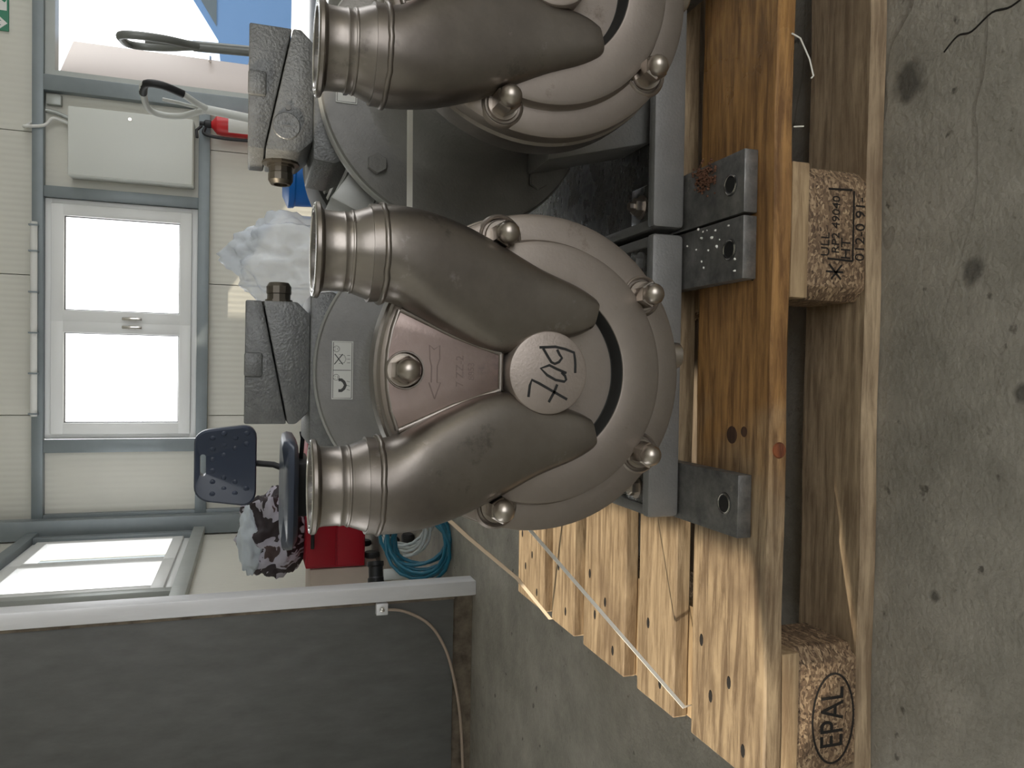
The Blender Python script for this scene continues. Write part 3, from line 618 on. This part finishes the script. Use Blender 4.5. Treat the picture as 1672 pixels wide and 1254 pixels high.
    lid = prism('lid', [(-.0755,.027),(-.0755,.0765),(.0755,.0765),(.0755,.0575)], 'y', -.0575, .0575, grey, tb, .0022, off=False)
    for sy in (-1,1):
        y0, y1 = sorted((sy*.0578, sy*.0562)); box('lid_clip', -.018, .012, sy*.058-.004, sy*.058+.004, .056, .0772, grey, lid, .003, off=False)
    lathe('cable_gland', [(.0235,.0755),(.0235,.0785),(.017,.0787),(.017,.082),(.0145,.082),(.0145,.089),(.0155,.090),(.0155,.099),(.0125,.104),(.009,.104),(.009,.098),(0,.098)], mat('gland_brass',(.13,.115,.095),.35,.8), tb, (0,0,.036), 'x', 12, off=False, smooth=28)
    pl = lathe('blank_plug', [(.0165,.0575),(.0165,.0595),(.0155,.0605),(0,.0605)], grey, tb, (.045,0,.032), 'y', 28, off=False); box('plug_slot', .0442, .0458, .0604, .0612, .026, .038, gasket, pl, off=False)
    lathe('box_screw', [(.0035,.0575),(.0035,.0595),(0,.0595)], plate, tb, (.022,0,.030), 'y', 12, off=False)
    # --- cast base and foot plates
    bm = bmesh.new()
    add_box(bm, -.174,.174,.150,.168,.1622,.206,.006); add_box(bm, -.174,.174,.162,.66,.1622,.190,.004); add_box(bm, -.174,-.160,.162,.66,.18,.200,.004); add_box(bm, .160,.174,.162,.66,.18,.200,.004)
    link('base_frame', bm, greydark, P)
    box('oily_tread', -.158, .158, .169, .65, .1895, .1915, oily, P)
    prism('support_web', [(-.062,.1915),(.062,.1915),(.098,.33),(-.098,.33)], 'y', .185, .262, greydark, P, .004)
    nutf = None
    for s in (-1,1):
        x = s*.1415
        fp = box('foot_plate', x-.0345, x+.0345, .029, .21, .1446, .162, plate, P, .0012)
        lathe('threaded_hole', [(0,.1628),(.0085,.1628),(.0092,.1634),(.0118,.1634),(.0125,.1620)], inner_dark, fp, (x,.054,0), 'z', 24)
        lathe('hole_rim', [(.0090,.1630),(.0105,.1638),(.0122,.1630)], bright, fp, (x,.054,0), 'z', 24)
        pad = box('bolt_pad', x-.027, x+.027, .172, .226, .190, .197, oily, P, .002)
        bm = bmesh.new(); add_lathe(bm, [(.0155,.197),(.0155,.1995),(0,.1995)], (x,.196,0), 'z', 24); add_lathe(bm, [(.0115,.1995),(.0115,.2085),(.010,.2095),(.0055,.2095),(.0055,.216),(0,.216)], (x,.196,0), 'z', 6); link('foot_bolt', bm, boltm if s < 0 else plate, pad, smooth=25)
    OFF = Vector((0,0,0))
    return P
AX1, AX2 = -.1585, .1965
p1 = make_pump(Vector((AX1,BASE.y,BASE.z)))
tag(p1, 'stainless side channel pump with black 709 handwritten on its cover', 'pump', 'pumps on the pallet')
p2 = copy_tree(p1); p2.location.x = AX2; p2['label'] = 'stainless side channel pump without handwritten number, strapped beside the 709 pump'
for ch in [o for o in bpy.data.objects if o.parent == p2 and o.name.startswith('terminal_box')]:
    ch.rotation_euler = (0,0,math.pi); ch.location.x = -.012
# marker number on the first pump
bm = bmesh.new()
for st in ([(-.0212,.0189),(-.0112,.0178),(-.0064,.016),(-.0093,.0093),(-.014,.0004),(-.0231,-.0172)], [(-.01,-.0076),(-.0169,-.0048),(-.0256,.0001)],
           [(0,-.0161),(.0034,-.007),(.0066,.0001),(.0037,.008),(-.0021,.0019),(-.0061,-.0059),(-.0075,-.0143),(-.0057,-.0159),(-.0024,-.0148),(.0005,-.0115)],
           [(.0218,.0096),(.0228,-.0053),(.021,-.0144),(.0182,-.0229),(.0122,-.024),(.0074,-.0244),(.0002,-.0244)], [(.021,.0061),(.014,.0015),(.0093,-.0017),(.0079,-.005),(.0095,-.0088),(.0131,-.0116),(.016,-.0093),(.0204,-.007)]):
    ribbon(bm, [Vector((x,-.0621,AZ+z))-BASE for x, z in st], .0023, (0,-1,0), .0002)
mk = link('marker_number', bm, ink, [o for o in bpy.data.objects if o.parent == p1 and o.name.startswith('boss')][0], smooth=0); mk['label'] = 'handwritten black 709'
# debris on the foot plates
bm = bmesh.new()
for x, y in ((16,117),(12,98),(9,81),(10,55),(5,110),(-7,121),(-12,95),(-23,108),(-31,104),(-29,42),(0,141),(-42,42),(-10,78),(2,88),(12,107),(-3,72)):
    r = bmesh.ops.create_icosphere(bm, subdivisions=1, radius=random.uniform(.0009,.0021))
    bmesh.ops.translate(bm, verts=r['verts'], vec=(x/1000, y/1000, .1634))
    for v in r['verts']: v.co += Vector((random.uniform(-1,1),random.uniform(-1,1),0))*.0006
o = tag(link('paint_chips', bm, chip, smooth=0), 'tiny white chips scattered on dark foot plate', 'chips'); o['kind'] = 'stuff'
bm = bmesh.new()
for k in range(190):
    b = min(1.1, max(-.1, random.gauss(.45,.3))); x = 72+random.gauss(0,8)+8*b; y = 88+40*b
    r = bmesh.ops.create_icosphere(bm, subdivisions=1, radius=random.uniform(.0008,.0022)); bmesh.ops.translate(bm, verts=r['verts'], vec=(x/1000, y/1000, .1632))
o = tag(link('rust_crumbs', bm, rust, smooth=0), 'brown rust crumbs heaped on dark foot plate', 'rust'); o['kind'] = 'stuff'

# ------------------------------------------------------------------ strapping
def strap(name, pts, wd, th, m, label):
    bm = bmesh.new(); P_ = [Vector(p) for p in pts]; R = []
    for i, p in enumerate(P_):
        t_ = (P_[min(i+1,len(P_)-1)]-P_[max(i-1,0)]).normalized(); up = Vector((0,0,1)) if abs(t_.z) < .95 else Vector((0,1,0))
        s_ = (up-t_*up.dot(t_)).normalized()*wd/2; n_ = t_.cross(s_).normalized()*th/2
        R.append([bm.verts.new(q) for q in (p+s_+n_, p-s_+n_, p-s_-n_, p+s_-n_)])
    for A, B in zip(R, R[1:]):
        for k in range(4): bm.faces.new((A[k], A[(k+1)%4], B[(k+1)%4], B[k]))
    bm.faces.new(R[0]); bm.faces.new(R[-1][::-1])
    return tag(link(name, bm, m, smooth=0), label, 'strap')
strap('strapping_band', [(-.32,.150,.425),(-.262,.150,.468),(-.225,.150,.4935),(-.185,.150,.504),(-.1585,.150,.5045),(.02,.150,.5042),(.1965,.150,.5062),(.225,.150,.504),(.262,.150,.4935),(.30,.150,.468),(.36,.150,.425)], .0062, .0012, strap_w, 'white plastic band stretched level over the necks of both pumps')
strap('strapping_band', [(-.575,.166,.120),(-.5697,.150,.150),(-.3642,.270,.3142),(-.26,.331,.398)], .0046, .0012, strap_w, 'white plastic band slanting from pallet front board up to pump')
strap('strapping_band', [(-.601,.615,.124),(-.5996,.6148,.146),(-.4913,.50,.2499),(-.3965,.40,.364),(-.32,.33,.45)], .0060, .0012, strap_b, 'beige plastic band slanting from rear pallet boards up to pump')

# ------------------------------------------------------------------ work chair
t = thing('work_chair', 'dark blue work chair with studded backrest beside the red cabinet', 'chair', (-.66,2.78,0), math.radians(-6))
sz = .535
bm = bmesh.new()
def rrect(w_, h_, r, n=6, taper=0):
    out = []
    for cx, cy, a0 in ((w_-r,h_-r,0),(-w_+r,h_-r,90),(-w_+r,-h_+r,180),(w_-r,-h_+r,270)):
        for k in range(n+1):
            a = math.radians(a0+90*k/n); out.append(((cx+r*math.cos(a))*(1-taper*(cy+r*math.sin(a))/h_), cy+r*math.sin(a)))
    return out
pr = rrect(.235,.215,.13)
for (sc, z) in ((.90,sz-.055),(1.0,sz-.04),(1.0,sz-.02),(.95,sz-.004),(.8,sz),(.4,sz-.012)): pass
lay = []
for (sc, z) in ((.86,sz-.062),(.98,sz-.045),(1.0,sz-.022),(.96,sz-.004),(.84,sz+.002),(.45,sz-.010)):
    lay.append([bm.verts.new((x*sc, y*sc-.02, z+(.02 if (y < -.15 and sc > .8 and z > sz-.03) else 0)*-1)) for x, y in pr])
for A, B in zip(lay, lay[1:]):
    for k in range(len(A)): bm.faces.new((A[k], A[(k+1)%len(A)], B[(k+1)%len(A)], B[k]))
bm.faces.new(lay[0][::-1]); bm.faces.new(lay[-1]); link('seat', bm, pu, t, smooth=60)
bm = bmesh.new(); outl = rrect(.168,.128,.06,6,.10); slot = rrect(.048,.012,.0118,6); nb = len(outl)
def brpt(x, z, y): return (x+.075, .17+y-.10*(x/.17)**2*.35, .762+z)
LO = []
for y, sc in ((.022,.94),(.014,1),(-.012,1),(-.022,.95)):
    LO.append([bm.verts.new(brpt(x*sc, z*sc, y)) for x, z in outl])
SF = [bm.verts.new(brpt(x+.0, z+.092, -.022)) for x, z in slot]; SB = [bm.verts.new(brpt(x, z+.092, .022)) for x, z in slot]
for A, B in zip(LO, LO[1:]):
    for k in range(nb): bm.faces.new((A[k], A[(k+1)%nb], B[(k+1)%nb], B[k]))
for A, B in ((LO[3],SF),(SB,LO[0])):
    for k in range(nb): bm.faces.new((A[k], A[(k+1)%nb], B[(k+1)%nb], B[k]))
for k in range(nb): bm.faces.new((SF[k], SF[(k+1)%nb], SB[(k+1)%nb], SB[k]))
br = link('backrest', bm, pu, t, smooth=40)
bm = bmesh.new(); add_lathe(bm, [(.0135,.002),(.0125,-.003),(.009,-.005),(0,-.0055)], (0,0,0), 'y', 14); stud = None
for row in range(4):
    for k in range(6):
        x = -.125+k*.05+(row % 2)*.02; z = .052-row*.046
        if abs(x) > .145 or (row == 0 and abs(x) < .0): continue
        p = brpt(x, z, -.0215)
        if stud is None: stud = link('stud', bm, pu, br, loc=p, smooth=60)
        else: copy_obj(stud, br, p)
tube('back_stem', [(.075,.19,.68),(.06,.20,.56),(.03,.14,.46),(0,.02,.455)], .014, tube_black, t)
box('mechanism', -.10, .13, -.10, .12, .425, .475, tube_black, t, .01); tube('lever', [(.12,0,.455),(.22,-.02,.45),(.25,-.02,.455)], .009, tube_black, t)
lathe('gas_lift', [(.0,.12),(.028,.12),(.028,.3),(.014,.3),(.014,.44),(0,.44)], tube_black, t, axis='z', seg=20)
for k in range(5):
    a = math.radians(20+72*k); e = Vector((math.cos(a), math.sin(a), 0))
    lg = tube('leg', [e*.0+Vector((0,0,.13)), e*.15+Vector((0,0,.115)), e*.30+Vector((0,0,.085))], [.028,.022,.016], tube_black, t)
    lathe('caster', [(0,-.02),(.022,-.02),(.027,-.012),(.027,.012),(.022,.02),(0,.02)], tube_black, lg, (e.x*.30,e.y*.30,.0275), 'x', 18)
# red cabinet with a jacket on top
t = thing('tool_cabinet', 'low crimson red metal cabinet under a crumpled jacket', 'cabinet', (-.82,3.6,0)); OFF = Vector((-.82,3.6,0))
box('body', -1.165, -.44, 3.40, 3.80, .085, .385, red_cab, t, .006); dd = box('drawer', -1.155, -.45, 3.392, 3.402, .235, .378, red_cab, t, .004); d2 = box('drawer', -1.155, -.45, 3.392, 3.402, .092, .228, red_cab, t, .004)
box('grip', -1.06, -.95, 3.372, 3.393, .345, .362, tube_black, dd, .003); box('grip', -.70, -.59, 3.372, 3.393, .345, .362, tube_black, dd, .003); box('grip', -.70, -.59, 3.372, 3.393, .20, .217, tube_black, d2, .003)
for x in (-1.12,-.49):
    for y in (3.45,3.75): lathe('caster', [(0,-.015),(.036,-.015),(.042,-.008),(.042,.008),(.036,.015),(0,.015)], tube_black, t, (x,y,.0425), 'x', 18)
OFF = Vector((0,0,0))
def blob(name, c, r, m, seed, amp=.25, sub=4, squash=None, freq=3., flat=None):
    from mathutils import noise
    bm = bmesh.new(); bmesh.ops.create_icosphere(bm, subdivisions=sub, radius=1)
    for v in bm.verts:
        d = v.co.normalized(); n = 1+amp*noise.fractal(d*freq+Vector((seed,seed*2,0)), .9, 2, 4)+amp*.35*abs(noise.noise(d*freq*3+Vector((seed,0,3))))
        v.co = Vector((d.x*r[0], d.y*r[1], d.z*r[2]))*n
        if flat is not None and v.co.z < flat: v.co.z = flat
    return link(name, bm, m, loc=c, smooth=70)
j = blob('jacket', (-1.0,3.58,.535), (.215,.15,.165), jacket_m, 3.1, .26, 5, freq=1.7, flat=-.149)
tag(j, 'crumpled black and white jacket lying on red cabinet', 'jacket')
lin = blob('lining', (-.035,-.06,.115), (.165,.075,.06), mat('pale_lining_cloth',(.60,.66,.72),.6,0,.4,40), 5.2, .25, 4, freq=2.0); lin.parent = j
tag(box('carton', -1.42,-1.175, 3.42,3.76, 0,.36, carton_w, None, .004), 'pale low carton standing against wall beside the red cabinet', 'carton')
cb = thing('cardboard_box', 'pinkish cardboard box standing on floor behind the 709 pump motor', 'box', (-.27,3.74,0)); OFF = Vector((-.27,3.74,0))
box('body', -.415,-.13, 3.6,3.88, 0,.53, card, cb, .003); box('flap', -.415,-.13, 3.59,3.60, .46,.56, card, cb)
OFF = Vector((0,0,0))

# ------------------------------------------------------------------ hose coil
def coil(name, m, c, n, R0, label, seed, rad):
    rnd = random.Random(seed); pts = []
    tilt = Matrix.Rotation(math.radians(62),4,'X')
    for k in range(n*18):
        a = 2*math.pi*k/18; R = R0*(1+.18*math.sin(k*.37+seed)); q = Vector((R*math.cos(a)*1.05, R*math.sin(a), .05*math.sin(k*.21+seed)))
        p = tilt @ q; p.x += .02*math.sin(k*.13+seed); pts.append((c[0]+p.x, c[1]+p.y, max(rad, c[2]+p.z)))
    return tag(tube(name, pts, rad, m, seg=7), label, 'hose')
coil('hose_coil', hose_b, (-.745,1.99,.105), 9, .112, 'coiled teal blue hose heaped on floor behind the partition board', 1, .0065)
coil('hose_coil', hose_w, (-.70,2.16,.11), 6, .095, 'coiled pale hose tangled with the blue hose behind the partition board', 4.2, .0055)
t = thing('hose_coupling', 'black pipe coupling beside the coiled hoses', 'coupling', (-.90,2.16,0), .3)
lathe('sleeve', [(.018,-.05),(.03,-.05),(.03,-.01),(.026,-.005),(.026,.03),(.03,.035),(.03,.05),(.018,.05),(.018,-.05)], tube_black, t, (0,0,.22), 'x', 18)
box('stand', -.02,.02,-.02,.02,0,.195, handle_white, t, .003)

# ------------------------------------------------------------------ pallet trucks behind the second pump
def truck(loc, rz, lean, hm, gm, label, white, dz=.07):
    t = thing('pallet_truck', label, 'pallet truck', loc, rz, 'hand pallet trucks')
    for s in (-1,1): prism('fork', [(s*.16-.07,.055),(s*.16-.07,.085),(s*.16+.07,.085),(s*.16+.07,.055)], 'y', .10, 1.0, hm, t, .004); 
    box('pump_body', -.23,.23,.02,.12,.04,.30, hm, t, .02); lathe('hydraulic_ram', [(0,.2),(.045,.2),(.045,.42),(.02,.44),(.02,.48),(0,.48)], hm, t, (0,0,0), 'z', 18)
    for s in (-1,1): lathe('steer_wheel', [(0,s*.04-.02),(.08,s*.04-.02),(.085,s*.04),(.08,s*.04+.02),(0,s*.04+.02)], tube_black, t, (0,-.0,.085), 'x', 22)
    k = lean
    def H(z, x=0): return (x, -.02-(z-.4)*k, z-dz)
    sh = tube('shaft', [H(.40), H(.95)], .019, hm, t, seg=12)
    loop = [H(.93,0), H(.97,.035), H(1.04,.10), H(1.12,.125), H(1.175,.10), H(1.185,0), H(1.175,-.10), H(1.12,-.125), H(1.04,-.10), H(.97,-.035)]
    tube('grip_loop', spline(loop,5,True), .014, gm, t, seg=10, closed=True)
    tube('release_lever', [H(.97), H(1.05,.01), H(1.11,.012)], .008, hm, t)
    box('label_plate', -.012,.012,-.2,-.18,.0,.0+.001, label_w, t) if False else None
    if white: tube('grip_sleeve', spline([H(1.02,.088),H(1.10,.124),H(1.165,.11),H(1.185,.03)],5), .0165, tube_black, t, seg=10)
    return t
truck((1.075,2.40,0), math.radians(-103), .05, handle_grey, handle_grey, 'hand pallet truck with plain dark grey grip loop', False)
truck((.955,3.0,0), math.radians(-78), -.10, handle_white, handle_white, 'hand pallet truck with white grip loop and black sleeve', True)

# ------------------------------------------------------------------ plastic film sack and things beside it
b_ = blob('film_sack', (.49,4.1,.36), (.27,.20,.40), film_m, 8.3, .22, 5, freq=2.2, flat=-.358)
tag(b_, 'crumpled clear plastic film sack standing on floor before back wall', 'plastic sack')
t = thing('blue_bin', 'bright blue plastic bin beside the clear plastic sack', 'bin', (.98,4.05,0))
lathe('tub', [(0,0),(.13,0),(.15,.02),(.17,.43),(.18,.44),(.18,.46),(.165,.46),(.14,.03),(0,.03)], blue_pl, t, axis='z', seg=28); lathe('lid', [(.182,.452),(.182,.47),(.12,.50),(0,.505)], blue_pl, t, axis='z', seg=28)
tag(blob('brown_sack', (1.30,3.95,.23), (.14,.15,.25), brown_pl, 2.2, .2, 3, flat=-.228), 'small brown sack beside the blue bin', 'sack')
tag(blob('pink_bag', (1.28,3.93,.545), (.09,.08,.09), pink_pl, 6.0, .3, 3, flat=-.045), 'pink red plastic bag lying on brown sack', 'bag')

# ------------------------------------------------------------------ car in the yard
t = thing('parked_car', 'light blue car parked in the yard outside the doorway', 'car', (4.42,9.26,-.02)); 
side = [(-2.05,.42),(-2.0,.80),(-1.75,.98),(-1.0,1.06),(-.35,1.48),(.2,1.56),(1.2,1.52),(1.9,1.15),(2.1,1.05),(2.12,.45),(1.75,.35)]
arch = lambda cx: [(cx+.40*math.cos(math.radians(a)), .36+.40*math.sin(math.radians(a))) for a in range(0,181,20)]
body = side+arch(1.30)+[(.85,.30),(-.85,.30)]+arch(-1.28)+[(-1.75,.36)]
prism('body', body, 'y', -.86, .86, car_blue, t, 0, smooth=20)
prism('side_window', [(-.85,1.08),(-.30,1.42),(.2,1.49),(.2,1.08)], 'y', -.868, -.85, car_glass, t); prism('side_window', [(.28,1.08),(.28,1.49),(1.15,1.45),(1.55,1.12)], 'y', -.868, -.85, car_glass, t)
for cx in (-1.28,1.30):
    for y in (-.78,.78):
        wh = lathe('wheel', [(0,-.1),(.24,-.1),(.33,-.095),(.345,-.06),(.345,.06),(.33,.095),(0,.1)], tube_black, t, (cx,y,.345), 'y', 32); lathe('rim', [(0,-.105),(.06,-.112),(.2,-.108),(.22,-.1)], light_alu, wh, (cx,y,.345), 'y', 24)
